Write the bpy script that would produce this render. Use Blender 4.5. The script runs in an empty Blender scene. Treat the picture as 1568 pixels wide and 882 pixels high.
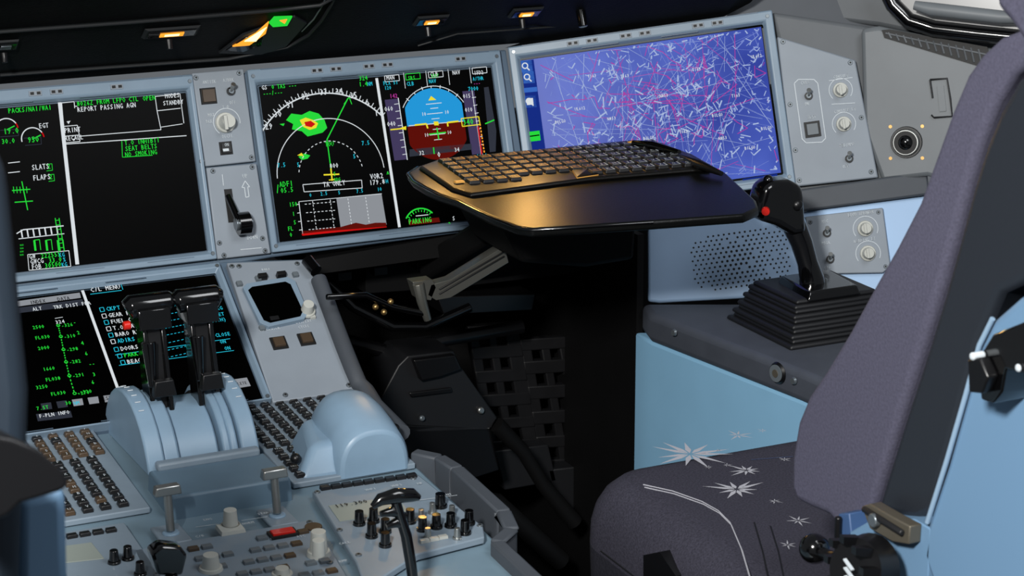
import bpy, bmesh, math, random
from mathutils import Vector as V, Matrix
random.seed(7)
sc=bpy.context.scene
# ---------------------------------------------------------------- survey station (photogrammetric calibration)
CP=V((-1.0076,-2.5184,1.5307))
R_=V((0.90414,-0.42723,-0.0029));U_=V((0.11881,0.24489,0.96224));F_=V((0.41039,0.87035,-0.27217))
FL=3227.34
class Pl:
    """a real planar surface in the cockpit; photo measurements are rectified into its own metric axes"""
    def __init__(s,o,ex,ey):
        s.o=V(o);s.ex=V(ex).normalized();ey=V(ey);s.n=s.ex.cross(ey).normalized();s.ey=s.n.cross(s.ex)
    def uv(s,px,py,h=0):
        d=R_*((px-784)/FL)+U_*((441-py)/FL)+F_
        o=s.o+s.n*h
        k=(o-CP).dot(s.n)/d.dot(s.n);q=CP+d*k-o
        return q.dot(s.ex),q.dot(s.ey)
    def m(s,u,v,h=0): return s.o+s.ex*u+s.ey*v+s.n*h
    def w(s,px,py,h=0):
        u,v=s.uv(px,py,h);return s.m(u,v,h)
t18=math.radians(18);VU=V((0,math.sin(t18),math.cos(t18)))
MAIN=Pl((0,0,.95),(1,0,0),VU)
DPL=Pl((-.274,-.1052,.842),(1,0,0),(0,.8419,.5396))
CPL=Pl((.2123,.0366,1.0507),(.8937,-.4267,.1387),VU)
PED=Pl((-.274,-.291,.723),(1,0,0),(0,.9986,.0523))
CSD=Pl((.302,-.171,.70),(.162,-.987,0),(0,0,1))
wp=CPL.w(1330,180)
WAL=Pl(wp,(.72,-.69,.06),(0.0,.22,.98))
GSP=Pl((0,.04,1.075),(1,0,0),(0,-.19,.13))
def YP(y): return Pl((0,y,0),(1,0,0),(0,0,1))
def XP(x): return Pl((x,0,0),(0,-1,0),(0,0,1))
def ZP(z): return Pl((0,0,z),(1,0,0),(0,1,0))
TRP=ZP(.965)
# ---------------------------------------------------------------- materials
def lin(c):
    return tuple(((x/255)/12.92 if x/255<=.04045 else ((x/255+.055)/1.055)**2.4) for x in c)
MC={}
def mat(name,rgb,rough=.5,metal=0,em=0,noise=0,bump=0,scale=60,coat=0,spec=.5):
    if name in MC: return MC[name]
    m=bpy.data.materials.new(name);m.use_nodes=True;nt=m.node_tree;b=nt.nodes['Principled BSDF']
    c=lin(rgb)
    b.inputs['Base Color'].default_value=(*c,1);b.inputs['Roughness'].default_value=rough;b.inputs['Metallic'].default_value=metal
    b.inputs['Specular IOR Level'].default_value=spec
    b.inputs['Coat Weight'].default_value=coat
    if em:
        b.inputs['Emission Color'].default_value=(*c,1);b.inputs['Emission Strength'].default_value=em
        b.inputs['Base Color'].default_value=(0,0,0,1);b.inputs['Specular IOR Level'].default_value=0
    if noise or bump:
        tc=nt.nodes.new('ShaderNodeTexCoord');nz=nt.nodes.new('ShaderNodeTexNoise');nz.inputs['Scale'].default_value=scale;nz.inputs['Detail'].default_value=6
        nt.links.new(tc.outputs['Object'],nz.inputs['Vector'])
        if noise:
            rp=nt.nodes.new('ShaderNodeValToRGB');rp.color_ramp.elements[0].position=.3;rp.color_ramp.elements[1].position=.7
            rp.color_ramp.elements[0].color=(*[x*(1-noise) for x in c],1);rp.color_ramp.elements[1].color=(*[min(1,x*(1+noise)) for x in c],1)
            nt.links.new(nz.outputs['Fac'],rp.inputs['Fac']);nt.links.new(rp.outputs['Color'],b.inputs['Base Color'])
        if bump:
            bp=nt.nodes.new('ShaderNodeBump');bp.inputs['Strength'].default_value=bump;bp.inputs['Distance'].default_value=.001
            nt.links.new(nz.outputs['Fac'],bp.inputs['Height']);nt.links.new(bp.outputs['Normal'],b.inputs['Normal'])
    MC[name]=m;return m
bez=mat('bezel_blue_grey',(120,140,158),.42,noise=.06,scale=25)
bezd=mat('panel_backing',(84,102,120),.5)
gry=mat('panel_light_grey',(132,141,151),.5,noise=.05,scale=20)
gry2=mat('panel_warm_grey',(108,113,117),.5,noise=.05,scale=20)
wallm=mat('wall_grey',(92,96,100),.6,noise=.08,bump=.1,scale=15)
walld=mat('wall_dark_grey',(66,71,78),.6,noise=.08,scale=15)
cong=mat('console_grey',(70,75,85),.6,noise=.08,bump=.15,scale=30)
lblue=mat('light_blue_trim',(164,194,228),.5,noise=.03,scale=12)
sblue=mat('side_blue',(138,188,222),.5,noise=.03,scale=12)
pedm=mat('pedestal_blue_grey',(108,130,144),.45,noise=.06,scale=30)
pedl=mat('pedestal_light',(122,137,150),.45,noise=.05,scale=30)
thr=mat('throttle_housing_blue',(126,152,174),.4,noise=.05,scale=30)
thd=mat('throttle_block_blue',(94,118,136),.45,noise=.05,scale=30)
blk=mat('black_plastic',(12,12,14),.35)
blkg=mat('black_gloss',(6,6,7),.14,coat=.5)
blkm=mat('black_matte',(7,7,8),.7,spec=.2)
lea=mat('glareshield_leather',(9,10,11),.6,noise=.3,bump=.4,scale=260,spec=.12)
leas=mat('glareshield_seam',(26,28,30),.5,spec=.3)
foot=mat('footwell_black',(7,7,8),.6,noise=.3,scale=10,spec=.3)
pdl=mat('pedal_dark_metal',(22,22,24),.5,noise=.2,scale=30,spec=.3)
rub=mat('rubber',(22,23,26),.5)
key=mat('key_black',(20,20,22),.4)
keyg=mat('key_grey',(96,104,110),.45)
brn=mat('button_brown',(70,56,42),.4)
wht=mat('white_knob',(184,186,180),.35)
whp=mat('white_print',(200,208,214),.6)
slv=mat('silver',(170,172,170),.3,metal=.9)
arms=mat('arm_grey_metal',(120,120,114),.35,metal=.7)
brass=mat('brass',(176,142,90),.35,metal=.9)
mech=mat('seat_mechanism_metal',(112,106,94),.5,metal=.6)
scr=mat('screw_metal',(112,120,126),.35,metal=.6)
drk=mat('dark_slot',(7,7,8),.6)
glass=mat('screen_glass',(1,1,1),.3,spec=.06)
redp=mat('red_plastic',(200,30,20),.3)
trayt=mat('tray_top',(8,9,9),.34,bump=.2,scale=400,spec=.22)
trayk=mat('tray_keyboard_deck',(15,14,13),.36,bump=.2,scale=400,spec=.3)
amb=mat('amber_print',(205,150,70),.5)
fab=mat('seat_fabric',(54,53,64),.85,noise=.35,bump=.5,scale=500,spec=.2)
fabp=mat('seat_bolster_fabric',(80,79,96),.85,noise=.16,bump=.35,scale=420,spec=.2)
fabl=mat('seat_side_leather',(42,42,50),.5,noise=.2,bump=.4,scale=300)
shell=mat('seat_shell',(36,40,47),.42,bump=.15,scale=200)
sfr=mat('seat_frame_blue',(106,140,172),.45)
lseat=mat('near_seat_shell',(22,34,46),.6,noise=.2,scale=8)
starm=mat('star_thread',(168,168,176),.7)
lcd=mat('lcd',(140,148,142),.3)
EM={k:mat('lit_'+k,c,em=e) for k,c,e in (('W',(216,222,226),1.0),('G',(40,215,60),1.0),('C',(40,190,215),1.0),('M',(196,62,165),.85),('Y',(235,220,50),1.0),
   ('R',(200,20,20),1.),('B',(36,150,215),1.),('N',(92,16,10),1.),('P',(66,58,92),1.),('g',(140,144,150),1.),('d',(48,52,62),1.),('p',(128,146,216),.9),('b',(60,110,200),.9),
   ('T',(22,44,130),1.),('K',(0,0,0),1.),('w',(180,198,236),.85),('O',(255,160,50),1.3),('L',(255,220,140),3.0),('c',(90,200,220),.7))}
def mapmat():
    m=bpy.data.materials.new('map_display');m.use_nodes=True;nt=m.node_tree;b=nt.nodes['Principled BSDF']
    b.inputs['Base Color'].default_value=(0,0,0,1);b.inputs['Roughness'].default_value=.3;b.inputs['Specular IOR Level'].default_value=.08
    tc=nt.nodes.new('ShaderNodeTexCoord');nz=nt.nodes.new('ShaderNodeTexNoise');nz.inputs['Scale'].default_value=5;nz.inputs['Detail'].default_value=4
    rp=nt.nodes.new('ShaderNodeValToRGB');rp.color_ramp.elements[0].position=.36;rp.color_ramp.elements[1].position=.70
    rp.color_ramp.elements[0].color=(*lin((36,56,152)),1);rp.color_ramp.elements[1].color=(*lin((84,108,206)),1)
    nt.links.new(tc.outputs['Object'],nz.inputs['Vector']);nt.links.new(nz.outputs['Fac'],rp.inputs['Fac']);nt.links.new(rp.outputs['Color'],b.inputs['Emission Color'])
    b.inputs['Emission Strength'].default_value=1;return m
mapm=mapmat()
# ---------------------------------------------------------------- builders
def G(name):
    e=bpy.data.objects.new(name,None);sc.collection.objects.link(e);return e
class MB:
    def __init__(s,name,parent=None): s.n=name;s.p=parent;s.v=[];s.f=[];s.fm=[];s.ms=[]
    def mi(s,m):
        if m not in s.ms: s.ms.append(m)
        return s.ms.index(m)
    def add(s,vs,fs,m):
        b=len(s.v);s.v+= [tuple(q) for q in vs];i=s.mi(m)
        for f in fs: s.f.append([b+x for x in f]);s.fm.append(i)
    def face(s,pts,m): s.add(pts,[list(range(len(pts)))],m)
    def prism(s,pts,vec,m,top=1.0,mtop=None):
        n=len(pts);vec=V(vec);c=sum((V(p) for p in pts),V())/n
        t=[c+(V(p)-c)*top+vec for p in pts]
        s.add(list(pts)+t,[list(range(n))[::-1]]+[[i,(i+1)%n,n+(i+1)%n,n+i] for i in range(n)],m)
        s.add(t,[list(range(n))],mtop or m)
    def box(s,c,ex,ey,w,h,vec,m,top=1.0,mtop=None):
        c=V(c);ex=V(ex)*w/2;ey=V(ey)*h/2
        s.prism([c-ex-ey,c+ex-ey,c+ex+ey,c-ex+ey],vec,m,top,mtop)
    def cyl(s,p,ax,r,h,m,r2=None,seg=20,mtop=None):
        ax=V(ax).normalized();a=ax.orthogonal().normalized();b=ax.cross(a)
        pts=[V(p)+(a*math.cos(2*math.pi*i/seg)+b*math.sin(2*math.pi*i/seg))*r for i in range(seg)]
        s.prism(pts,ax*h,m,(r2/r if r2 is not None else 1),mtop)
    def tube(s,path,rs,m,seg=12,flat=1.0):
        path=[V(p) for p in path]
        if not hasattr(rs,'__len__'): rs=[rs]*len(path)
        vs=[];fs=[];up=None
        for i,p in enumerate(path):
            d=(path[min(i+1,len(path)-1)]-path[max(i-1,0)]).normalized()
            if up is None: up=d.orthogonal().normalized()
            up=(up-d*up.dot(d)).normalized();b=d.cross(up)
            for j in range(seg):
                t=2*math.pi*j/seg;vs.append(p+(up*math.cos(t)+b*math.sin(t)*flat)*rs[i])
        for i in range(len(path)-1):
            for j in range(seg): fs.append([i*seg+j,i*seg+(j+1)%seg,(i+1)*seg+(j+1)%seg,(i+1)*seg+j])
        fs.append(list(range(seg))[::-1]);fs.append([(len(path)-1)*seg+j for j in range(seg)])
        s.add(vs,fs,m)
    def ball(s,c,r,m,sx=1,sy=1,sz=1,seg=16):
        vs=[];fs=[]
        for i in range(seg+1):
            ph=math.pi*i/seg
            for j in range(seg):
                th=2*math.pi*j/seg;vs.append(V(c)+V((r*sx*math.sin(ph)*math.cos(th),r*sy*math.sin(ph)*math.sin(th),r*sz*math.cos(ph))))
        for i in range(seg):
            for j in range(seg): fs.append([i*seg+j,(i+1)*seg+j,(i+1)*seg+(j+1)%seg,i*seg+(j+1)%seg])
        s.add(vs,fs,m)
    def grid(s,rows,m):
        n=len(rows[0]);vs=[p for r in rows for p in r]
        s.add(vs,[[i*n+j,i*n+j+1,(i+1)*n+j+1,(i+1)*n+j] for i in range(len(rows)-1) for j in range(n-1)],m)
    def done(s,bev=0,smooth=35,sub=0,seg=2,weld=False):
        me=bpy.data.meshes.new(s.n);me.from_pydata(s.v,[],s.f)
        for m in s.ms: me.materials.append(m)
        for i,p in enumerate(me.polygons): p.material_index=s.fm[i]
        bm=bmesh.new();bm.from_mesh(me)
        bmesh.ops.remove_doubles(bm,verts=bm.verts,dist=1e-6)
        bmesh.ops.recalc_face_normals(bm,faces=bm.faces);bm.to_mesh(me);bm.free()
        if smooth:
            for p in me.polygons:p.use_smooth=True
            me.set_sharp_from_angle(angle=math.radians(smooth))
        o=bpy.data.objects.new(s.n,me);sc.collection.objects.link(o)
        if s.p: o.parent=s.p
        if bev:
            b=o.modifiers.new('bevel','BEVEL');b.width=bev;b.segments=seg;b.limit_method='ANGLE';b.angle_limit=math.radians(35);b.harden_normals=False
        if sub:
            q=o.modifiers.new('sub','SUBSURF');q.levels=sub;q.render_levels=sub
        return o
CH={}
def glyph(c):
    if c in CH: return CH[c]
    cu=bpy.data.curves.new('g','FONT');cu.body=c;cu.resolution_u=1;o=bpy.data.objects.new('g',cu);sc.collection.objects.link(o)
    dg=bpy.context.evaluated_depsgraph_get();oe=o.evaluated_get(dg);me=oe.to_mesh()
    vs=[(v.co.x,v.co.y) for v in me.vertices];fs=[list(p.vertices) for p in me.polygons]
    oe.to_mesh_clear();bpy.data.objects.remove(o);bpy.data.curves.remove(cu)
    if vs:
        x0=min(v[0] for v in vs);x1=max(v[0] for v in vs);vs=[(v[0]-(x0+x1)/2,v[1]) for v in vs]
        w=x1-x0
        if w>.5: vs=[(v[0]*.5/w,v[1]) for v in vs]
    CH[c]=(vs,fs);return CH[c]
class Art(MB):
    """flat print / lit graphics lying on a surface"""
    def __init__(s,name,parent,pl,h=.0004,K=1.12): MB.__init__(s,name,parent);s.pl=pl;s.h=h;s.K=K/1000
    def mm(s,c): return EM[c] if isinstance(c,str) else c
    def P(s,p,L): return s.pl.w(p[0],p[1],s.h+L*.0003)
    def poly(s,pts,c,L=0): s.face([s.P(p,L) for p in pts],s.mm(c))
    def seguv(s,a,b,w,c,L=1):
        a=V(a).to_3d();b=V(b).to_3d();d=b-a
        if d.length<1e-7:return
        d.normalize();n=V((-d.y,d.x,0))*w/2;h=s.h+L*.0003
        s.face([s.pl.m(*(q.xy),h) for q in (a-n,b-n,b+n,a+n)],s.mm(c))
    def line(s,pts,c='W',w=1.1,L=1,close=False):
        q=[V(s.pl.uv(*p)) for p in pts]
        if close:q.append(q[0])
        for a,b in zip(q,q[1:]): s.seguv(a,b,w*s.K*.75,c,L)
    def dash(s,a,b,c='W',n=10,w=1.1,L=1):
        a=V(s.pl.uv(*a));b=V(s.pl.uv(*b))
        for i in range(n):
            s.seguv(a.lerp(b,i/n),a.lerp(b,(i+.55)/n),w*s.K*.75,c,L)
    def arc(s,c0,r,a0,a1,c='W',w=1.1,L=1,n=30,fill=False,dash=False,cut=None):
        u,v=s.pl.uv(*c0);r=r*s.K*.82;pts=[]
        for i in range(n+1):
            a=math.radians(a0+(a1-a0)*i/n);x=r*math.sin(a);y=r*math.cos(a)
            if cut: x=max(-cut*r,min(cut*r,x))
            pts.append(V((u+x,v+y)))
        if fill: s.face([s.pl.m(p.x,p.y,s.h+L*.0003) for p in pts],s.mm(c))
        else:
            for i,(a,b) in enumerate(zip(pts,pts[1:])):
                if not dash or i%2==0: s.seguv(a,b,w*s.K*.75,c,L)
    def ticks(s,c0,r,a0,a1,n,l,c='W',w=1):
        u,v=s.pl.uv(*c0)
        for i in range(n+1):
            a=math.radians(a0+(a1-a0)*i/n);d=V((math.sin(a),math.cos(a)));ll=l*(1 if i%2==0 else .5)
            s.seguv(V((u,v))+d*r*s.K*.82,V((u,v))+d*(r+ll)*s.K*.82,w*s.K*.75,c)
    def text(s,px,py,t,c='W',sz=8,L=2,bold=True,pitch=.47):
        u,v=s.pl.uv(px,py);S=sz*s.K*.78/.7;h=s.h+L*.0003;i=s.mi(s.mm(c))
        for k,ch in enumerate(t):
            if ch==' ':continue
            vs,fs=glyph(ch)
            for off in ((0,.03*S) if bold else (0,)):
                b=len(s.v)
                s.v+=[tuple(s.pl.m(u+S*(.24+pitch*k+x*.78)+off,v+y*S,h)) for x,y in vs]
                for f in fs: s.f.append([b+x for x in f]);s.fm.append(i)
    def done(s):
        me=bpy.data.meshes.new(s.n);me.from_pydata(s.v,[],s.f)
        for m in s.ms: me.materials.append(m)
        for i,p in enumerate(me.polygons): p.material_index=s.fm[i]
        o=bpy.data.objects.new(s.n,me);sc.collection.objects.link(o)
        if s.p:o.parent=s.p
        return o
def plate(mb,pl,pts,h0,h1,m,top=1.0):
    t=[pl.w(*p,h1) for p in pts];mb.prism([q-pl.n*(h1-h0) for q in t],pl.n*(h1-h0),m,top)
def pbox(mb,pl,px,py,w,h,d,m,h0=0,top=.92,mtop=None):
    u,v=pl.uv(px,py,h0);mb.box(pl.m(u,v,h0),pl.ex,pl.ey,w,h,pl.n*d,m,top,mtop)
def screw(mb,pl,px,py,r=.0035,h0=.001):
    p=pl.w(px,py,h0);mb.cyl(p,pl.n,r,.0015,scr,r*.85,10);mb.cyl(p+pl.n*.0015,pl.n,r*.4,.0003,drk,None,6)
def knob(mb,pl,px,py,r,d,m,h0=0,skirt=True,r2=.82):
    p=pl.w(px,py,h0)
    if skirt: mb.cyl(p,pl.n,r*1.35,d*.2,m,r*1.25,20)
    mb.cyl(p+pl.n*d*.2,pl.n,r,d*.8,m,r*r2,20)
def toggle(mb,pl,px,py,h0=0,m=slv):
    p=pl.w(px,py,h0);mb.cyl(p,pl.n,.0055,.003,blk,None,14);mb.cyl(p+pl.n*.003,pl.n,.0035,.002,scr,None,12);mb.cyl(p+pl.n*.003,(pl.n+pl.ey*.5),.0018,.015,m,.0032,10)
def frame(mb,pl,outer,inner,h0,h1,m):
    def rc(r): return [(r[0],r[1]),(r[2],r[1]),(r[2],r[3]),(r[0],r[3])]
    o=rc(outer);i=rc(inner);c=.004
    i2=rc((inner[0]-c,inner[1]-c,inner[2]+c,inner[3]+c))
    ot=[pl.m(*p,h1) for p in o];ob=[pl.m(*p,h0) for p in o];it=[pl.m(*p,h1) for p in i2];ib=[pl.m(*p,.0015) for p in i]
    mb.add(ob+ot+it+ib,[[a*4+k,a*4+(k+1)%4,a*4+4+(k+1)%4,a*4+4+k] for a in range(3) for k in range(4)],m)
# ================================================================ MAIN INSTRUMENT PANEL
W_,H_=.327,.2003
ip=G('instrument_panel')
b=MB('backing',ip)
plate(b,MAIN,[(-80,152),(775,76),(815,342),(735,352),(415,394),(340,408),(-80,462)],-.03,-.002,bezd)
plate(b,DPL,[(-80,468),(345,400),(478,396),(550,606),(405,624),(-80,692)],-.03,-.004,bezd)
b.done(.002)
def display(name,pl,u0,v0,top=.022,side=.014,bot=.013,ledges=(),hh=.008):
    g=G(name)
    s=MB('screen_glass',g);s.face([pl.m(u0,v0,.001),pl.m(u0+W_,v0,.001),pl.m(u0+W_,v0+H_,.001),pl.m(u0,v0+H_,.001)],glass);s.done(0,0)
    f=MB('bezel',g);frame(f,pl,(u0-side,v0-bot,u0+W_+side,v0+H_+top),(u0-.002,v0-.002,u0+W_+.002,v0+H_+.002),-.006,hh,bez)
    f.done(.0018)
    l=MB('latches',g)
    for fr in ledges:
        c=pl.m(u0+W_*fr,v0+H_+top*.62,hh)
        l.box(c,pl.ex,pl.ey,.016,.0065,pl.n*.0015,gry,.95)
        for k in(-.004,.004): l.box(c+pl.ex*k+pl.n*.0015,pl.ex,pl.ey,.0045,.0035,pl.n*.0004,drk)
    for k in range(2):
        l.box(pl.m(u0+W_*(.33+.33*k),v0+H_+top*.2,hh),pl.ex,pl.ey,.05,.0012,pl.n*.0004,bezd)
    for k in range(3):
        l.box(pl.m(u0+W_*(.15+.35*k),v0-bot*.55,hh),pl.ex,pl.ey,.06,.0008,pl.n*.0003,bezd)
    l.box(pl.m(u0+W_*.5,v0+H_+top*.95,hh-.002),pl.ex,pl.ey,W_*.98,.0015,pl.n*.0024,bezd)
    for a in(-side*.55,W_+side*.55):
        for c in(-bot*.4,H_+top*.6):
            l.cyl(pl.m(u0+a,v0+c,hh),pl.n,.0028,.001,scr,.0024,10)
    l.done(0,30)
    return g
dA=display('display_screen',MAIN,-.163-.0972-W_,-H_/2,ledges=(.42,.5,.73),side=.010)
dB=display('display_screen.001',MAIN,-.1635,-H_/2,ledges=(.24,.32,.46,.54,.86))
dC=display('display_screen.002',CPL,0,-H_,ledges=(.22,.30,.44,.52,.74,.82),side=.016,top=.019,bot=.016)
dD=display('display_screen.003',DPL,-W_,-H_,ledges=(),side=.009,top=.014,bot=.008)
# --- graphics A
a=Art('graphics',dA,MAIN,.0014)
a.line([(91,157),(118,405)],'W',5.5)
a.text(12,174,'PACKS/NAI/WAI','G',7);a.text(117,163,'8026Z FROM LFPO CTL','G',7);a.text(218,155,'OPEN','G',7)
a.text(118,172,'REPORT PASSING AGN','W',7)
a.text(252,151,'MODES','W',6.5);a.text(249,162,'STANDBY','W',6.5)
a.line([(237,148),(240,170),(276,166)]);a.line([(237,148),(275,144),(281,189)]);a.line([(240,170),(246,199),(120,209)]);a.line([(246,195),(279,190)],'W',1)
a.line([(93,158),(113,156),(114,166)]);a.line([(114,163),(118,163)])
a.line([(94,158),(99,215)],'W',1)
a.line([(96,194),(118,192),(121,207),(98,209)],'W',1.1,close=True);a.text(98,204,'PRINT','W',7)
a.line([(98,209),(121,207),(122,217),(99,219)],'W',1.1,close=True);a.text(99,216,'RECALL','W',6.5)
a.poly([(102,186),(108,185),(105,190)],'W',1);a.poly([(110,213),(116,212),(113,216)],'W',1)
a.line([(99,221),(285,208)],'W',1.3)
a.line([(186,216),(187,241),(233,238)],'G',1);a.text(190,223,'T.O INHIBIT','G',7);a.text(191,232,'SEAT BELTS','G',7);a.text(191,241,'NO SMOKING','G',7)
for (x,y) in((10,195),(50,209)):
    a.arc((x,y+4),15,-100,60,'W',1.6);a.arc((x,y+4),15,60,85,'R',1.8);a.line([(x,y+4),(x+12,y-2)],'G',1.6)
a.text(5,206,'19.0','G',8);a.text(42,219,'950','G',8);a.text(59,197,'EGT','W',7);a.text(2,221,'30.0','G',7)
a.line([(0,200),(26,198),(28,208),(0,210)],'d',1);a.line([(36,212),(62,210),(63,221),(38,223)],'d',1)
a.text(48,261,'SLATS','W',7.5);a.text(72,259,'2','G',7);a.line([(70,252),(79,251),(80,261),(71,262)],'G',.8);a.text(50,277,'FLAPS','W',7.5);a.text(75,275,'2','G',7);a.line([(73,268),(82,267),(83,277),(74,278)],'G',.8)
for dy in(0,15):
    a.line([(12,250+dy),(30,248+dy)],'W',1.2)
a.line([(18,292),(46,290)],'G',1.5);a.line([(33,278),(42,322)],'G',1.5);a.line([(22,310),(50,308)],'G',1.5)
for i in range(5): a.line([(20+i*5,286),(21+i*5,296)],'G',1.)
a.line([(25,358),(35,352),(97,346)],'W',1.6);a.line([(28,366),(98,358)],'W',1.2)
for i in range(7):
    x=32+i*9;a.line([(x,352-i),(x+2,364-i)],'W',2)
for i in range(3):
    x=50+i*18;a.line([(x+2,368),(x+4,384)],'G',3);a.line([(x+2,368),(x+10,367),(x+12,383)],'G',1)
a.line([(84,334),(92,385)],'G',1.2);a.line([(90,334),(98,385)],'G',1.2)
for i in range(7): a.line([(84+i,338+i*7),(91+i,337+i*7)],'G',1.)
for i in range(4): a.text(30,378+i*5,'==','G',4)
a.text(44,397,'GW','W',7);a.text(62,396,'222555','G',7);a.text(90,394,'KG','C',6);a.text(46,405,'GWCG','W',7);a.text(74,403,'33.0','G',7);a.text(96,401,'%','C',6)
a.text(48,413,'FOB','W',7);a.text(68,411,'30500','G',7);a.text(94,409,'KG','C',6)
a.line([(42,390),(44,414),(108,408),(105,384),(42,390)],'W',1)
a.done()
# --- graphics B
a=Art('graphics',dB,MAIN,.0014)
a.line([(576,120),(611,348)],'W',4.5)
a.text(400,138,'GS','W',6.5);a.text(415,137,'0 TAS ---','G',6.5);a.text(402,147,'---/---','G',6.5);a.text(549,124,'324','G',7);a.text(549,133,'1.4','G',7);a.text(562,132,'NM','C',6)
cc=(507,268)
a.arc(cc,116,-58,50,'W',2.0,n=60);a.ticks(cc,116,-56,49,42,7,'W',1.2)
for t,x,y in(('29',405,199),('30',419,180),('31',438,166),('32',461,153),('33',489,146),('34',513,145),('35',535,151),('0',559,163),('1',573,178)): a.text(x,y,t,'W',9)
a.arc(cc,80,-88,88,'W',1.3,n=50);a.arc(cc,48,-80,85,'W',1.2,n=40,dash=True)
a.text(424,257,'7.5','C',6.5);a.text(553,223,'7.5','C',6.5);a.text(454,256,'5','C',6.5);a.text(540,243,'5','C',6.5)
a.line([(506,258),(500,214),(532,151)],'G',1.8);a.line([(526,160),(534,149),(538,160)],'G',1.3)
a.poly([(438,184),(446,174),(462,176),(474,170),(488,174),(497,184),(501,196),(494,203),(483,206),(471,209),(462,201),(447,198),(449,190)],'G',0)
a.poly([(459,184),(468,180),(480,184),(487,189),(484,196),(474,199),(464,194)],'Y',1);a.poly([(466,187),(476,185),(483,190),(477,195),(468,193)],'R',2)
a.poly([(457,240),(466,235),(475,238),(471,243),(462,245)],'G',0);a.poly([(455,238),(462,234),(465,239)],'Y',1)
a.poly([(428,190),(436,189),(434,193)],'G',0)
a.line([(495,268),(519,267)],'Y',2.2);a.line([(506,258),(508,277)],'Y',2.2);a.line([(503,276),(512,275)],'Y',1.6)
a.text(497,225,'TOU','G',7);a.text(504,258,'800','W',7);a.text(510,270,'5','G',6);a.text(511,278,'DDG','G',5)
a.line([(463,283),(553,276),(554,288),(465,294)],'W',1.1,close=True);a.text(494,287,'TA ONLY','W',7.5)
a.text(566,275,'VOR2','W',8);a.text(565,284,'179.8','W',7.5);a.text(590,281,'H','C',6);a.text(591,271,'^','G',8)
a.text(427,287,'ADF1','G',8);a.text(429,296,'05.5','G',7.5);a.line([(424,296),(425,283)],'G',1.2)
a.text(473,302,'0','C',5.5);a.text(490,300,'2.5','C',5.5);a.text(517,298,'5','C',5.5);a.text(545,296,'7.5','C',5.5);a.text(577,293,'10','C',5.5)
a.poly([(515,303),(584,296),(592,344),(522,351)],'g',0)
a.poly([(462,354),(480,353),(492,350),(520,348),(545,341),(560,344),(575,341),(591,341),(592,347),(463,360)],'N',1)
a.poly([(462,358),(500,354),(592,347),(592,348),(463,361)],'R',2)
a.line([(457,309),(463,360)],'W',1.2);a.line([(457,309),(584,297)],'W',.8)
for i in range(4):
    y=313+i*13;a.line([(458+i*1.5,y),(453+i*1.5,y+.5)],'W',1);a.dash((466+i*2,y),(515,y-4),'W',8,1)
for i in range(4):
    x=478+i*27;a.dash((x,308-i*2),(x+6,352-i*3),'W',8,1)
a.text(442,317,'150','G',6.5);a.text(447,331,'1','G',6);a.text(449,344,'5','G',6);a.text(440,354,'FL','G',6.5);a.text(443,363,'0','G',6)
# PFD
for x,t1,t2 in((585,'MAN','FLX 51'),(652,'CLB',''),(686,'NAV','')):
    a.text(x+6,123-(x-585)*.08,t1,'W',6.5);a.text(x+1,131-(x-585)*.08,t2,'C',6)
for x in(617,651,685,718): a.line([(x,112-(x-600)*.08),(x+3,137-(x-600)*.08)],'W',.9)
for x in(588,620,655,722): a.line([(x,117-(x-585)*.09),(x+22,115-(x-585)*.09),(x+23,124-(x-585)*.09),(x+1,126-(x-585)*.09)],'W' if x!=620 else 'G',1,close=True)
a.text(622,132,'CLB','C',6);a.text(656,128,'NAV','C',6);a.text(725,115,'1FD2','W',6);a.text(723,124,'A/THR','C',5.5);a.text(588,138,'120','C',5.5)
a.text(660,120,'RWY','G',6);a.text(624,123,'SRS','G',6)
sp=(667,190)
a.arc(sp,52,-90,90,'B',0,0,40,True,cut=.86);a.arc(sp,52,90,270,'N',0,0,40,True,cut=.86)
a.arc(sp,55,-60,60,'W',1.2,1)
a.ticks(sp,52,-45,45,6,5,'W',1.2)
a.line([(625,193),(708,186)],'W',1.2,2)
for dy,l in((-8,6),(-16,12),(-24,6),(8,6),(16,12),(24,6),(-31,12)): a.line([(667-l+dy*.12,190+dy+l*.1),(667+l+dy*.12,190+dy-l*.1)],'W',1.1,2)
a.text(645,178,'10','W',5.5);a.text(680,175,'10','W',5.5);a.text(649,210,'10','W',5.5);a.text(684,206,'10','W',5.5)
a.line([(634,192),(652,190),(654,197)],'Y',2.6,3);a.line([(701,186),(684,188),(685,194)],'Y',2.6,3);a.poly([(664,186),(671,186),(672,192),(665,192)],'Y',3)
a.poly([(660,147),(656,154),(668,153)],'Y',3)
a.line([(668,196),(671,214)],'G',2,3);a.line([(656,206),(682,203)],'G',2,3)
a.poly([(589,153),(609,151),(623,244),(604,246)],'P',0);a.line([(609,150),(623,245)],'W',1.4)
for i in range(8): a.line([(603+i*1.8,160+i*11),(610+i*1.8,159+i*11)],'W',1)
a.text(588,171,'060','W',7);a.text(592,194,'040','W',7);a.text(596,151,'142','M',6.5)
a.poly([(610,197),(622,193),(622,199)],'Y',2);a.line([(597,199),(617,197)],'Y',2,2)
a.poly([(708,140),(726,138),(739,235),(723,237)],'P',0);a.line([(722,138),(736,236)],'W',1)
a.poly([(741,134),(748,133),(760,200),(759,232),(750,233)],'d',0);a.line([(742,190),(756,184)],'G',2,2)
for i in range(7): a.line([(722+i*2,150+i*12),(728+i*2,149+i*12)],'W',1)
a.text(708,151,'015','W',6.5);a.text(711,172,'010','W',6.5);a.text(708,192,'340','G',9);a.line([(705,182),(732,179),(734,191),(707,194)],'Y',1.5,3,True)
a.text(716,140,'7000','C',6.5);a.text(724,131,'---','M',6)
a.line([(731,194),(737,237)],'R',2.6,2);a.dash((734,190),(741,236),'O',9,2,2)
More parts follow.
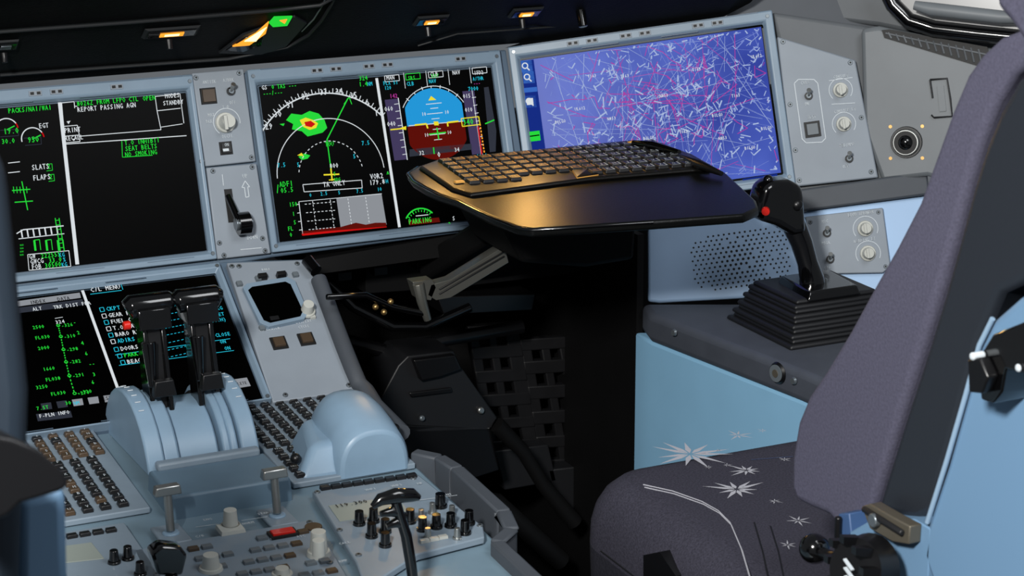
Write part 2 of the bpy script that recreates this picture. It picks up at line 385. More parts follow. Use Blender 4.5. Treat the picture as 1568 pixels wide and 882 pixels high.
a.poly([(627,229),(645,227),(722,220),(723,229),(627,240)],'d',0);a.text(641,238,'32','W',6.5);a.line([(663,226),(664,236)],'G',1.8,2);a.text(669,241,'0','W',8);a.text(695,233,'34','W',6.5)
a.text(729,243,'1014','C',6.5)
a.arc((645,347),26,-58,48,'G',2.2);a.ticks((645,347),21,-50,42,8,5,'G',1.3)
a.poly([(625,338),(672,333),(674,340),(627,345)],'N',0);a.text(625,344,'PARKING','G',8);a.text(692,338,'S','W',6.5);a.text(686,347,'2','G',6.5)
a.line([(636,331),(655,329)],'W',1.2)
a.done()
# --- graphics C (chart)
s=MB('chart',dC);s.face([CPL.m(.001,-H_+.001,.0014),CPL.m(W_-.001,-H_+.001,.0014),CPL.m(W_-.001,-.001,.0014),CPL.m(.001,-.001,.0014)],mapm);s.done(0,0)
a=Art('graphics',dC,CPL,.0018)
a.poly([(797,94),(817,91),(846,310),(826,312)],'T',0);
for x,y in((805,102),(808,119),(811,156)):
    a.poly([(x-8,y-9),(x+9,y-10),(x+11,y+8),(x-6,y+9)],'b',0);a.arc((x-1,y-1),4,0,360,'W',1.8,2,16);a.line([(x+2,y+2),(x+6,y+6)],'W',2,2)
a.poly([(806,151),(816,150),(817,160),(807,161)],'W',3);a.poly([(809,202),(826,200),(828,215),(811,217)],'G',1);a.line([(811,209),(826,207)],'K',2,2)
a.poly([(802,135),(822,133),(823,140),(803,142)],'b',1)
def inr(u,v): return .024<u<W_-.003 and -H_+.003<v<-.003
def pt(c=False):
    if c:return (min(W_-.006,max(.03,random.gauss(.19,.075))),min(-.006,max(-H_+.006,random.gauss(-.09,.06))))
    return (random.uniform(.026,W_-.004),random.uniform(-H_+.004,-.004))
def clip(p,ang,l):
    q=V(p);d=V((math.cos(ang),math.sin(ang)));n=40
    for i in range(n):
        r=q+d*l/n
        if not inr(*r):break
        q=r
    return q
for i in range(130):
    p=pt();q=clip(p,random.uniform(0,6.28),random.uniform(.06,.28));a.seguv(p,q,random.choice((.0003,.0004,.0006)),random.choice('wppwpw'),0)
for i in range(55):
    p=pt(True);q=clip(p,random.uniform(0,6.28),random.uniform(.03,.14));a.seguv(p,q,random.choice((.0005,.0008)),'M',1)
for i in range(480):
    p=pt(random.random()<.65);an=random.gauss(random.choice((.5,2.3,1.2)),.4);q=clip(p,an,random.uniform(.004,.014));a.seguv(p,q,random.uniform(.0007,.0020),random.choice('wwwpp'),2)
    if i%5==0: q=clip(p,an+1.57,.006);a.seguv(p,q,.001,random.choice('wwM'),2)
for i in range(26):
    p=pt(True);n=random.randint(3,6);q=p
    for k in range(n):
        r=clip(q,random.uniform(0,6.28),.016);a.seguv(q,r,.0008,'M',2);q=(r.x,r.y)
for x,y in((880,170),(950,120),(1010,150),(1060,110),(1120,150),(1100,215),(1040,205),(985,215),(900,120),(1150,90),(1165,200),(850,190),(1090,180),(1140,230),(930,185)):
    a.text(x,y,random.choice(('UL612','BILGO','N853','T163','UM728')),'W',5,3)
a.line([(1137,284),(1197,274)],'C',1.5,2);a.poly([(1137,274),(1190,266),(1191,274),(1138,282)],'T',2)
a.done()
# --- graphics D
a=Art('graphics',dD,DPL,.0014,1.02)
a.line([(126,446),(188,618)],'W',4.5)
a.poly([(20,462),(122,448),(124,456),(22,470)],'g',0);a.text(46,468,'INDEX','K',7,3);a.text(88,463,'DATA','K',7,3)
a.poly([(22,472),(126,458),(129,467),(24,480)],'d',0);a.text(50,478,'ALT','W',7);a.text(82,475,'TRK DIST FPA','W',7)
a.text(85,498,'324','W',7);a.line([(84,489),(96,487)],'W',1)
rt=[(89,500),(93,517),(97,537),(101,556),(106,577),(114,604)]
for p,q in zip(rt,rt[1:]): a.dash(p,q,'G',5,1.6)
for i,(x,y) in enumerate(rt):
    a.arc((x,y),2.2,0,360,'G',1.3,2,8);a.text(x+5,y+3,('-326','-310','-298','-282','-291','-270')[i],'G',6.5)
for i in range(6):
    y=500+i*16;a.text(50+i*4,y+6,('2500','FL030','2000','','1660','FL038')[i],'G',6.5)
    a.text(112+i*6,y-2,('-','2','4','6','--','3')[i],'G',7)
a.text(55,598,'3250','G',6.5);a.text(78,608,'FL030','G',6.5);a.text(140,590,'6','G',7);a.text(118,606,'--320','G',6.5)
for i in range(5):
    a.poly([(62+i*24,618-i*3),(78+i*24,616-i*3),(80+i*24,626-i*3),(65+i*24,628-i*3)],'g' if i>1 else 'd',1)
a.text(56,630,'7.5T','G',6.5);a.text(100,622,'30','G',6.5);a.text(113,622,'NM','C',6.5)
a.text(152,616,'DEST','K',7,3)
a.poly([(55,634),(108,629),(111,639),(58,645)],'d',1);a.text(60,642,'F-PLN INFO','W',6.5,3)
a.text(139,449,'C/L MENU','W',8.5);a.line([(138,452),(186,446)],'C',1.2);a.line([(137,441),(185,436),(188,445)],'C',1)
items=[('CKPT PREP','CHECK'),('GEAR PINS','SET'),('FUEL QTY','KG'),('T.O DATA','SET'),('BARO REF','(BOTH)'),('ADIRS NAV','')]
for i,(l,r) in enumerate(items):
    x=152+i*3.4;y=479+i*9.8
    a.line([(x,y-6),(x+6,y-7),(x+8,y-1),(x+2,y)],'W' if i%2 else 'C',1.1,close=True);a.text(x+11,y-1,l,'C' if i in(0,5) else 'W',8)
    if r:a.text(336-len(r)*4.5+i*2.5,y-22,r,'C',7)
    a.dash((x+58,y-8),(300+i*3.4,y-26),'C',16,1)
for i,(l,r) in enumerate((('DOORS','CLOSE'),('PARK BRK','ON'),('BEACON','ON'))):
    x=174+i*5;y=540+i*10
    a.line([(x,y-6),(x+6,y-7),(x+8,y-1),(x+2,y)],'C',1.1,close=True);a.text(x+11,y-1,l,'W' if i!=1 else 'G',8)
    a.text(330+i*7,y-22,r,'C',7);a.dash((x+58,y-8),(322+i*5,y-28),'C',14,1)
a.line([(176,545),(352,520)],'C',1);a.line([(182,561),(358,538)],'C',1)
a.poly([(343,583),(378,578),(384,591),(348,597)],'g',1);a.text(350,587,'C/L','K',6,3);a.text(349,594,'COMPLETE','K',5.5,3)
a.done()
# ================================================================ LANDING GEAR / BRAKE PANEL
g=G('landing_gear_panel')
b=MB('plates',g)
plate(b,MAIN,[(294,112),(373,105),(392,247),(315,255)],-.002,.006,gry)
plate(b,MAIN,[(316,257),(393,250),(415,388),(333,397)],-.002,.006,gry);b.done(.0015)
b=MB('controls',g);h=.006
for p in((300,119),(366,112),(309,247),(385,241),(326,262),(386,256),(343,391),(406,384),(336,372),(402,365)): screw(b,MAIN,*p,h0=h)
pbox(b,MAIN,319,147,.017,.017,.005,brn,h);pbox(b,MAIN,319,147,.021,.021,.002,drk,h)
toggle(b,MAIN,353,140,h);knob(b,MAIN,345,188,.010,.018,wht,h);b.box(MAIN.w(345,188,h+.018),MAIN.ex,MAIN.ey,.004,.018,MAIN.n*.004,wht)
pbox(b,MAIN,346,227,.013,.013,.004,key,h);pbox(b,MAIN,346,227,.017,.017,.001,drk,h)
plate(b,MAIN,[(343,290),(355,289),(362,340),(350,341)],h,h+.0006,drk)
b.tube([MAIN.w(349,300,h),MAIN.w(366,338,.024)],.0045,blkg)
p=MAIN.w(372,342,.02);b.cyl(p-MAIN.ex*.007,MAIN.ex,.0145,.015,blkg,None,24);b.cyl(p-MAIN.ex*.010,MAIN.ex,.0085,.021,scr,None,20)
b.done(.0008)
a=Art('print',g,MAIN,h+.0004)
a.text(308,130,'ANTISK',whp,5);a.text(339,127,'A/BRK',whp,5);a.text(349,161,'OFF',whp,5);a.text(316,180,'MAX',whp,5);a.text(338,213,'DECEL',whp,5);a.text(340,226,'ON',whp,5,16);a.text(338,168,'T.O',whp,5);a.text(313,190,'BRK',whp,5)
a.arc((345,188),19,-140,100,whp,1,1);a.text(369,274,'UP',whp,6);a.text(376,368,'DOWN',whp,6)
a.line([(374,303),(372,288),(368,288),(373,278),(380,287),(377,287),(379,302)],whp,1.2,1,True);a.poly([(341,228),(350,227),(351,231),(342,232)],whp,16)
a.line([(338,268),(340,285)],whp,1);a.line([(366,383),(398,380)],whp,1)
a.done()
# ================================================================ STANDBY INSTRUMENT PANEL
g=G('standby_instrument_panel');h=.006
b=MB('plate',g);plate(b,DPL,[(347,402),(474,397),(543,598),(418,616)],-.004,h,gry);b.done(.0015)
b=MB('controls',g)
plate(b,DPL,[(372,440),(378,434),(440,424),(452,430),(472,478),(466,488),(412,500),(398,494)],h,h+.006,bez)
plate(b,DPL,[(380,444),(386,439),(437,431),(445,435),(464,476),(460,484),(414,494),(404,490)],h+.006,h+.0066,glass)
for p in((355,408),(466,403),(437,605),(534,590),(366,408),(455,404)): screw(b,DPL,*p,h0=h)
for p in((427,526),(469,520)): pbox(b,DPL,*p,.019,.019,.002,drk,h,1);pbox(b,DPL,*p,.014,.014,.005,brn,h)
knob(b,DPL,470,477,.008,.014,wht,h+.003)
for p in((366,436),(395,428),(452,422),(401,504),(478,486)): pbox(b,DPL,*p,.007,.007,.004,wht if p[0]>470 else keyg,h)
for p in((401,427),(430,424),(419,493)): pbox(b,DPL,*p,.012,.006,.008,key,h)
b.done(.0006)
a=Art('print',g,DPL,h+.0004,1.02)
a.text(398,507,'F/O ND',whp,5.5);a.text(396,514,'ON CENTER',whp,5.5);a.text(452,502,'DISPLAY',whp,5.5);a.text(456,509,'CYCLE',whp,5.5);a.text(400,421,'BARO',whp,5)
a.done()
g=G('trim_1');b=MB('rim',g)
pts=[(482,428),(492,455),(505,490),(520,530),(534,565),(544,588),(556,600)]
P_=[DPL.w(x+6,y,.012) for x,y in pts]
b.tube(P_+[V((-.165,-.36,.735)),V((-.165,-.44,.728))],.010,walld,12);b.done(0,60)
b=MB('stub',g);b.tube([DPL.w(470,398,.02),DPL.w(484,415,.02)],.008,blkg);b.done(0,60)
# ================================================================ PEDESTAL
ped=G('centre_pedestal')
b=MB('body',ped)
def pz(y): return .723+(y+.291)*.0524
b.prism([(-.71,-.262,.2),(-.165,-.262,.2),(-.165,-1.25,.2),(-.71,-1.25,.2)],(0,0,.44),walld)
b.prism([(-.70,-.262,pz(-.262)-.09),(-.170,-.262,pz(-.262)-.09),(-.170,-1.25,pz(-1.25)-.09),(-.70,-1.25,pz(-1.25)-.09)],(0,0,.086),pedm)
b.done(.004)
b=MB('edge_rim',ped)
rp=[V((-.172,-.49,.720)),V((-.152,-.515,.719)),V((-.146,-.55,.717)),V((-.146,-.67,.710)),V((-.156,-.71,.707)),V((-.182,-.73,.705)),V((-.182,-1.2,.68))]
for q,r in zip(rp,rp[1:]):
    d=(r-q).normalized();n=V((d.y,-d.x,0))
    b.prism([q-n*.006,r-n*.006,r+n*.008,q+n*.008],(0,0,-.10),walld)
    b.prism([q-n*.008,r-n*.008,r+n*.008,q+n*.008],(0,0,.005),walld)
b.done(.0025)
b=MB('side_moulding',ped)
for z0,x1,y0 in((.60,-.13,-.56),(.52,-.10,-.62)):
    b.prism([V((-.17,y0,z0)),V((x1,y0-.04,z0)),V((x1,-1.1,z0)),V((-.17,-1.1,z0))],(0,0,-.09),blkm)
b.done(.012,50)
def keypad(mb,art,x0,x1,y0,y1,nx,ny,w,h_,brown=0):
    for j in range(ny):
        for i in range(nx):
            x=x0+(x1-x0)*i/(nx-1);y=y0+(y1-y0)*j/(ny-1)
            c=V((x,y,pz(y)+.004));bk=random.random()<brown
            mb.box(c,PED.ex,PED.ey,w,h_,PED.n*.005,brn if bk else key,.85)
            t=random.choice('ABCDEFGHIJKLMNOPRSTUVW0123456789') if i>1 else random.choice(('DIR','PERF','INIT','NAV','FPLN','DEST'))
            S=.0046 if i<=1 else .0078
            uu=x+.274-S*.25*(len(t)-1);vv=(y+.291)/.9986-.0025;ii=art.mi(whp)
            for k,ch in enumerate(t):
                vs,fs=glyph(ch);bb=len(art.v);art.v+=[tuple(PED.m(uu+S*.5*k+xx*S*.8,vv+yy*S,.0098)) for xx,yy in vs]
                for f in fs: art.f.append([bb+q for q in f]);art.fm.append(ii)
g=G('keyboard_panel');b=MB('plate',g)
b.prism([(-.318,-.268,pz(-.268)-.003),(-.176,-.268,pz(-.268)-.003),(-.176,-.505,pz(-.505)-.003),(-.318,-.505,pz(-.505)-.003)],PED.n*.007,pedl);b.done(.0015)
b=MB('keys',g);a=Art('print',g,PED)
keypad(b,a,-.308,-.188,-.283,-.40,8,8,.0108,.0115);keypad(b,a,-.305,-.272,-.42,-.49,3,5,.0105,.0115)
b.done(.0008);a.done()
g=G('keyboard_panel.001');b=MB('plate',g)
b.prism([(-.66,-.268,pz(-.268)-.003),(-.475,-.268,pz(-.268)-.003),(-.475,-.505,pz(-.505)-.003),(-.66,-.505,pz(-.505)-.003)],PED.n*.007,pedl);b.done(.0015)
b=MB('keys',g);a=Art('print',g,PED)
keypad(b,a,-.65,-.487,-.283,-.345,10,5,.0112,.0115,.6);keypad(b,a,-.65,-.50,-.365,-.49,9,8,.0112,.0115,.15)
b.done(.0008);a.done()
# throttle quadrant
g=G('thrust_lever_quadrant')
RR=.088
pf=[]
for i in range(15):
    t=math.radians(172-i*11.4);pf.append((-.35-math.cos(t)*.094,.705+max(0,math.sin(t))*RR))
b=MB('housing',g)
for x0,x1,s_ in((-.458,-.438,1),(-.418,-.372,.80),(-.352,-.332,1)):
    b.prism([V((x0,-.35+(y+.35)*s_,.705+(z-.705)*s_)) for y,z in pf],(x1-x0,0,0),thr)
for x0 in(-.4375,-.4285,-.362,-.3705): b.prism([V((x0,-.35+(y+.35)*.93,.705+(z-.705)*.93)) for y,z in pf],(.009,0,0),thr)
b.prism([V((-.45,-.35+(y+.35)*.74,.705+(z-.705)*.74)) for y,z in pf],(.11,0,0),bezd)
b.done(.0025)
b=MB('slots',g)
for x0 in(-.4185,-.3745):
    b.prism([V((x0,-.35+(y+.35)*.84,.705+(z-.705)*.84)) for y,z in pf[1:9]],(.004,0,0),drk)
b.done()
b=MB('scale_ticks',g)
for k in range(10):
    t=math.radians(62+k*9)
    for x in(-.450,-.340): b.box(V((x,-.35+math.cos(math.pi-t)*.0942,.705+math.sin(t)*(RR+.0003))),(1,0,0),V((0,1,0)),.006,.0012,(0,0,.0008),whp)
b.done()
b=MB('levers',g)
for x in(-.420,-.366):
    b.prism([V((x-.013,-.378,.755)),V((x-.013,-.345,.755)),V((x-.013,-.322,.872)),V((x-.013,-.35,.872))],(.0055,0,0),blkg)
    b.prism([V((x+.0075,-.378,.755)),V((x+.0075,-.345,.755)),V((x+.0075,-.322,.872)),V((x+.0075,-.35,.872))],(.0055,0,0),blkg)
    b.prism([V((x-.008,-.372,.75)),V((x-.008,-.35,.75)),V((x-.008,-.330,.86)),V((x-.008,-.350,.86))],(.016,0,0),blk)
    b.tube([V((x-.026,-.338,.882)),V((x-.022,-.338,.884)),V((x+.022,-.338,.884)),V((x+.026,-.338,.882))],[.010,.0135,.0135,.010],blkg,18)
    b.prism([V((x-.018,-.362,.862)),V((x+.018,-.362,.862)),V((x+.018,-.322,.862)),V((x-.018,-.322,.862))],(0,.004,.022),blkg)
    b.tube([V((x-.010,-.364,.85)),V((x-.010,-.372,.80))],[.008,.004],blkg)
    b.box(V((x,-.380,.792)),(1,0,0),(0,1,0),.026,.012,(0,0,.018),blk,.8)
b.tube([V((-.452,-.345,.866)),V((-.444,-.345,.866))],[.005,.005],redp)
b.done(.002,50)
b=MB('lower_block',g)
b.prism([V((-.462,-.44,.69)),V((-.325,-.44,.69)),V((-.325,-.53,.69)),V((-.462,-.53,.69))],(0,0,.042),thd,.95)
b.prism([V((-.45,-.436,.730)),V((-.335,-.436,.730)),V((-.335,-.450,.730)),V((-.45,-.450,.730))],(0,0,.010),pedl)
b.done(.003)
g=G('engine_master_switches');b=MB('switches',g)
for px,py in((262,822),(425,795)):
    p=PED.w(px,py,.0);b.cyl(p,(0,0,1),.009,.006,thr,None,16);b.cyl(p+V((0,0,.006)),V((0,.15,1)),.0044,.040,slv,None,14)
    q=p+V((0,.006,.044));b.box(q,(1,0,0),(0,1,0),.028,.012,(0,0,.010),slv,.9)
    b.box(p,(1,0,0),(0,1,0),.03,.05,(0,0,.004),pedl)
b.done(.0015)
# palm-rest dome
g=G('cursor_control_palm_rest');b=MB('hood',g)
def arch(x0,x1,H,n=18,p=2.5):
    out=[]
    for i in range(n+1):
        t=math.pi*i/n;c=math.cos(t);s_=math.sin(t)
        out.append(((x0+x1)/2-(x1-x0)/2*math.copysign(abs(c)**(2/p),c),H*abs(s_)**(2/p)))
    return out
rows=[]
for f,hh,ins in((0,.048,.005),(.06,.053,.001),(.25,.061,0),(.45,.066,0),(.62,.067,.001),(.76,.063,.003),(.88,.052,.007),(.96,.036,.013),(1,.01,.022)):
    y=-.507+f*.125;rows.append([V((x,y,pz(y)+z)) for x,z in arch(-.268+ins,-.181-ins,hh)])
b.grid(rows,thr);b.face(list(rows[0]),thr);b.face(list(rows[-1]),thr)
b.done(.003,50)
b=MB('wedge',g)
b.prism([V((-.312,-.50,pz(-.5))),V((-.258,-.503,pz(-.5))),V((-.250,-.40,pz(-.4))),V((-.288,-.40,pz(-.4)))],(0.016,.008,.034),thr,.74);b.done(.008,50,seg=4)
b=MB('buttons',g);b.ball((-.304,-.475,pz(-.47)+.018),.006,blk);b.ball((-.182,-.46,pz(-.46)+.028),.006,blk);b.done(0,60)
# radio panel
g=G('radio_control_panel');h=.006
b=MB('plate',g)
plate(b,PED,[(478,752),(640,726),(740,806),(742,822),(640,848),(560,900),(545,860)],-.002,h,pedl);b.done(.0015)
b=MB('controls',g)
plate(b,PED,[(503,774),(607,760),(625,782),(520,798)],h,h+.0008,lcd)
for i in range(9): pbox(b,PED,498+i*16.5,749-i*2.3,.011,.007,.004,key,h)
for p in((486,754),(633,733),(735,805),(549,850),(520,812)): screw(b,PED,*p,h0=h)
for px,py,r in((550,803,.005),(572,799,.005),(569,822,.005),(590,836,.005),(647,812,.0048),(668,808,.005),(690,806,.005),(674,776,.0058),(712,817,.005),(718,802,.005),(590,815,.005),(628,800,.005)):
    knob(b,PED,px,py,r,.015,blkg,h,True,.9)
for px,py in((645,796),(662,786),(692,790),(655,825),(700,825)): knob(b,PED,px,py,.0035,.012,slv,h)
for i in range(3): pbox(b,PED,650+i*14,830-i*3,.010,.006,.003,wht,h)
b.done(.0006)
a=Art('print',g,PED,h+.0012,1.0);a.text(514,788,'119.300',drk,10);a.text(572,781,'STBY',drk,7)
for x,y,t in((560,762,'VHF1'),(600,756,'VHF2'),(640,752,'HF'),(680,770,'INT'),(520,845,'CALL'),(700,838,'PA')): a.text(x,y,t,whp,6)
a.line([(640,776),(700,768)],whp,1);a.line([(540,812),(620,800)],whp,1)
a.done()
g=G('surveillance_control_panel');h=.005
b=MB('plate',g);plate(b,PED,[(205,842),(480,795),(560,930),(270,990)],-.002,h,pedl);b.done(.0015)
b=MB('controls',g)
for r in range(5):
    for c in range(9):
        if (r+c)%5==4: continue
        px=296+c*21+r*11;py=842-c*3.3+r*15
        if abs(px-353)<25 and py<845:continue
        if abs(px-433)<20 and py<830:continue
        pbox(b,PED,px,py,.011,.008,.003,keyg if (c+r)%4 else brn,h)
pbox(b,PED,353,812,.026,.022,.004,wht,h);knob(b,PED,353,808,.008,.020,wht,h,True);knob(b,PED,488,850,.009,.026,wht,h);b.cyl(PED.w(488,850,h+.026),PED.n,.0065,.016,wht,.006,18)
knob(b,PED,323,872,.009,.016,wht,h);knob(b,PED,432,878,.008,.006,wht,h);b.cyl(PED.w(480,808,h),PED.n,.009,.002,brn,None,18)
pbox(b,PED,433,819,.025,.012,.005,redp,h);pbox(b,PED,433,819,.029,.017,.003,drk,h,1)
for p in((216,862),(474,800),(505,862),(240,880)): screw(b,PED,*p,h0=h)
b.done(.0006)
a=Art('print',g,PED,h+.0006,1.0)
for x,y,t in((312,806,'ENG'),(395,797,'START'),(372,812,'NORM'),(415,835,'EMER CNCL'),(300,832,'C/B'),(455,832,'ATC'),(520,870,'RMP')): a.text(x,y,t,whp,6)
a.line([(300,815),(335,810)],whp,1);a.line([(370,805),(410,799)],whp,1)
a.done()
g=G('audio_control_panel');h=.005
b=MB('plate',g);plate(b,PED,[(70,820),(190,800),(262,905),(130,930)],-.002,h,pedl);plate(b,PED,[(82,838),(140,830),(160,855),(96,862)],h,h+.0008,lcd)
b.done(.0015);b=MB('controls',g)
for px,py in((175,862),(196,856),(120,905),(215,880)): knob(b,PED,px,py,.005,.014,blkg,h)
for i in range(5): pbox(b,PED,90+i*20,826-i*3,.011,.007,.004,key,h)
b.done(.0006)
g=G('flap_lever');b=MB('lever',g)
yp=YP(-.80)
q=lambda x,y:yp.w(x,y)
b.tube([q(634,898),q(629,862),q(622,820),q(611,785),q(606,768)],[.0052,.0055,.0055,.005,.005],blkg,14)
b.tube([q(570,776),q(582,765),q(606,759),q(632,758),q(642,762)],[.003,.006,.0075,.0065,.003],blkg,16)
b.tube([q(583,787),q(600,783),q(622,790)],[.003,.005,.003],blkg,12);b.tube([q(592,806),q(606,800),q(624,806)],[.003,.005,.003],blkg,12)
b.done(0,60)
g=G('speed_brake_lever');b=MB('lever',g);yp2=YP(-.80)
q=lambda x,y:yp2.w(x,y)
b.tube([q(262,910),q(262,880)],[.005,.007],blkg);b.prism([q(232,848),q(248,836),q(278,838),q(288,850),q(280,882),q(242,882)],(0,.02,0),blkg);b.done(.003,50)
# ================================================================ GLARESHIELD
gs=G('glareshield');b=MB('underside',gs)
n0=[GSP.m(-.95,-.004),GSP.m(.215,-.004)];n1=[GSP.m(-.95,.30),GSP.m(.215,.30)]
b.prism([n0[0],n0[1],n1[1],n1[0]],-GSP.n*.01,lea)
e0=CPL.m(-.02,.020,-.004);e1=CPL.m(.278,.020,-.004)
u1=e1+V((-.02,-.17,.125));u0=GSP.m(.213,.30)
b.face([GSP.m(.213,-.004),e0,e1,u1,u0],lea)
b.face([e1,e1+V((.03,-.02,.02)),u1+V((.06,0,.02)),u1],lea)
b.done(0,0)
b=MB('lip',gs);b.tube([n1[0],n1[1],u1],.02,lea,12);b.done(0,60)
b=MB('seams',gs)
b.tube([GSP.w(*p,.002) for p in((516,-12),(508,6),(492,32),(472,54),(440,72),(350,90),(0,115))],.0022,leas,6)
b.tube([GSP.w(*p,.002) for p in((500,-6),(494,8),(480,30),(462,48))],.0010,scr,6)
b.tube([GSP.w(*p,.003) for p in((-20,50),(200,34),(420,16),(490,8),(512,-4))],.0026,leas,6)
b.tube([GSP.w(*p,.003) for p in((640,70),(700,52),(860,40),(1000,20))],.0014,leas,6)
b.done(0,60)
def lamp(name,px,py,w_,on=True):
    g=G(name);b=MB('housing',g);p=GSP.w(px,py,.001)
    b.box(p,GSP.ex,GSP.ey,w_,.024,GSP.n*.003,leas,.9);b.box(p+GSP.n*.003,GSP.ex,GSP.ey,w_*.84,.015,GSP.n*.001,blkg)
    b.box(p+GSP.n*.004,GSP.ex,GSP.ey,w_*.42,.009,GSP.n*.0012,EM['O'] if on else scr)
    if on:b.box(p+GSP.n*.0052,GSP.ex,GSP.ey,w_*.26,.005,GSP.n*.0004,EM['L'])
    b.tube([p+GSP.n*.003-GSP.ey*.016,p+GSP.n*.014-GSP.ey*.02],[.0045,.0035],blk,10);b.done(.0008)
    return p
l1=lamp('map_light',262,48,.07);l2=lamp('map_light.001',660,30,.045);l3=lamp('map_light.002',805,18,.045)
lamp('map_light.003',8,68,.03,False)
g=G('map_light_reflections');b=MB('housing',g)
plate(b,GSP,[(335,82),(372,54),(452,26),(470,36),(438,72),(400,84)],.001,.004,leas)
plate(b,GSP,[(346,78),(376,58),(405,52),(400,70),(372,80)],.004,.005,blkg)
plate(b,GSP,[(356,72),(392,52),(412,34),(407,52),(382,70)],.004,.006,EM['O'])  # emissive strip painted in for the yellowish reflection on the glossy plate
plate(b,GSP,[(374,64),(402,46),(409,42),(392,64)],.006,.007,EM['L'])
plate(b,GSP,[(412,36),(420,27),(448,26),(440,40),(418,42)],.004,.006,EM['G']);plate(b,GSP,[(428,32),(440,30),(436,37)],.006,.007,EM['O']);b.done(.0004)  # green glow is the display's reflection, painted in as emissive patches
g=G('glareshield_knob');b=MB('knob',g)
p=GSP.w(888,12,.001);b.cyl(p,(GSP.n+V((0,0,-.5))),.007,.026,blkg,.006);b.done(.001,50)
# ================================================================ RIGHT SIDE
g=G('wall_right');b=MB('shell',g)
plate(b,CPL,[(1180,18),(1330,40),(1400,60),(1430,430),(1380,470),(1215,300),(1190,60)],-.03,-.012,wallm)
plate(b,CPL,[(1095,45),(1120,15),(1140,-40),(1500,-60),(1430,80),(1190,40)],-.05,-.03,walld)
plate(b,WAL,[(1318,44),(1345,40),(1620,95),(1640,330),(1420,270),(1350,278),(1322,200)],-.03,0,gry2)
plate(b,WAL,[(1175,20),(1345,40),(1640,100),(1640,-80),(1130,-60)],-.06,-.035,wallm)
b.done(.006)
b=MB('grey_band',g)
plate(b,CPL,[(1205,293),(1420,262),(1424,298),(1212,326)],-.012,.004,walld)
plate(b,CPL,[(980,318),(1210,292),(1215,325),(985,352)],-.03,-.004,cong)
b.done(.003)
b=MB('lower_blue_strip',g);plate(b,CPL,[(1215,326),(1426,299),(1440,440),(1240,462)],-.02,-.006,lblue);b.done(.003)
g=G('window_1');b=MB('seal',g)
b.tube([WAL.w(*p,.01) for p in((1350,-30),(1368,8),(1392,32),(1430,44),(1500,52),(1600,62))],.011,blkg,12);b.done(0,60)
b=MB('pane',g);plate(b,WAL,[(1366,-60),(1376,8),(1400,28),(1440,38),(1620,56),(1640,-70)],.001,.003,mat('window_pane',(150,150,150),.2));b.done()
g=G('overhead_trim');b=MB('handle',g);b.tube([WAL.w(*p,.03) for p in((1400,8),(1425,14),(1530,26),(1600,30))],[.006,.009,.009,.006],gry2,12);b.done(0,60)
g=G('air_vent_grille');b=MB('slats',g)
plate(b,WAL,[(1350,46),(1362,45),(1512,72),(1515,84),(1500,102),(1354,58)],0,.0015,drk)
for i in range(13):
    x=1360+i*11.5;y=50+i*2.1;l=9+i*1.2
    b.tube([WAL.w(x,y,.002),WAL.w(x+5,y+l,.002)],.0015,wallm,6)
b.tube([WAL.w(1356,51,.002),WAL.w(1512,84,.002)],.0013,wallm,6)
b.done(0,60)
g=G('air_outlet');b=MB('nozzle',g);p=WAL.w(1388,218)
b.cyl(p,WAL.n,.0215,.003,blk,.0205,32);b.cyl(p+WAL.n*.003,WAL.n,.0185,.006,slv,.0165,32);b.cyl(p+WAL.n*.0092,WAL.n,.0155,.0008,drk,None,32);b.ball(p+WAL.n*.004,.0115,blkg)
for an in range(4):
    t=an*math.pi/2+.8;b.cyl(p+WAL.ex*.03*math.cos(t)+WAL.ey*.03*math.sin(t),WAL.n,.0024,.001,brass,None,10)
b.done(0,35)
g=G('wall_latch');b=MB('latch',g)
b.tube([WAL.w(*p,.003) for p in((1424,122),(1450,120),(1455,150),(1458,178),(1430,180),(1426,176))],.0012,rub,8);b.tube([WAL.w(1424,122,.003),WAL.w(1428,150,.003)],.0012,rub,8)
plate(b,WAL,[(1435,132),(1445,131),(1449,170),(1439,171)],0,.002,gry2);b.done(0,50)
g=G('cabin_light_control_panel');h=.002
b=MB('plate',g);plate(b,CPL,[(1190,56),(1310,92),(1345,272),(1216,286)],-.014,h,gry);b.done(.002)
b=MB('controls',g)
for p in((1199,64),(1302,96),(1334,263),(1224,276),(1319,180),(1210,160),(1218,230)): screw(b,CPL,*p,.0035,h)
for p in((1238,147),(1300,243)): toggle(b,CPL,*p,h0=h,m=slv)
for p in((1287,138),(1292,190)):
    knob(b,CPL,*p,.0078,.014,wht,h);b.box(CPL.w(*p,h+.014),CPL.ex,CPL.ey,.003,.013,CPL.n*.003,wht)
pbox(b,CPL,1244,198,.016,.016,.004,keyg,h);pbox(b,CPL,1244,198,.021,.021,.002,drk,h,1)
b.done(.0008)
a=Art('print',g,CPL,h+.0005)
a.line([(1216,128),(1222,122),(1246,122),(1252,128),(1264,212),(1258,218),(1234,219),(1228,213)],whp,1.3,close=True)
a.line([(1269,124),(1305,119)],whp,1);a.line([(1273,160),(1309,158)],whp,1)
for x,y,t in((1226,130,'CVRS'),(1232,162,'ON'),(1276,121,'CONSOLE'),(1277,174,'CONSOLE LT'),(1285,226,'PED/MAP'),(1236,183,'TEST'),(1290,258,'OFF')): a.text(x,y,t,whp,5)
for c_ in((1287,138),(1292,190)): a.arc(c_,17,-130,130,whp,1,1,20)
a.done()
g=G('loudspeaker_panel');b=MB('panel',g)
plate(b,CPL,[(992,350),(1215,322),(1236,330),(1260,448),(1150,456),(1010,464),(992,462)],-.03,-.006,lblue);b.done(.004,seg=3)
b=MB('perforations',g)
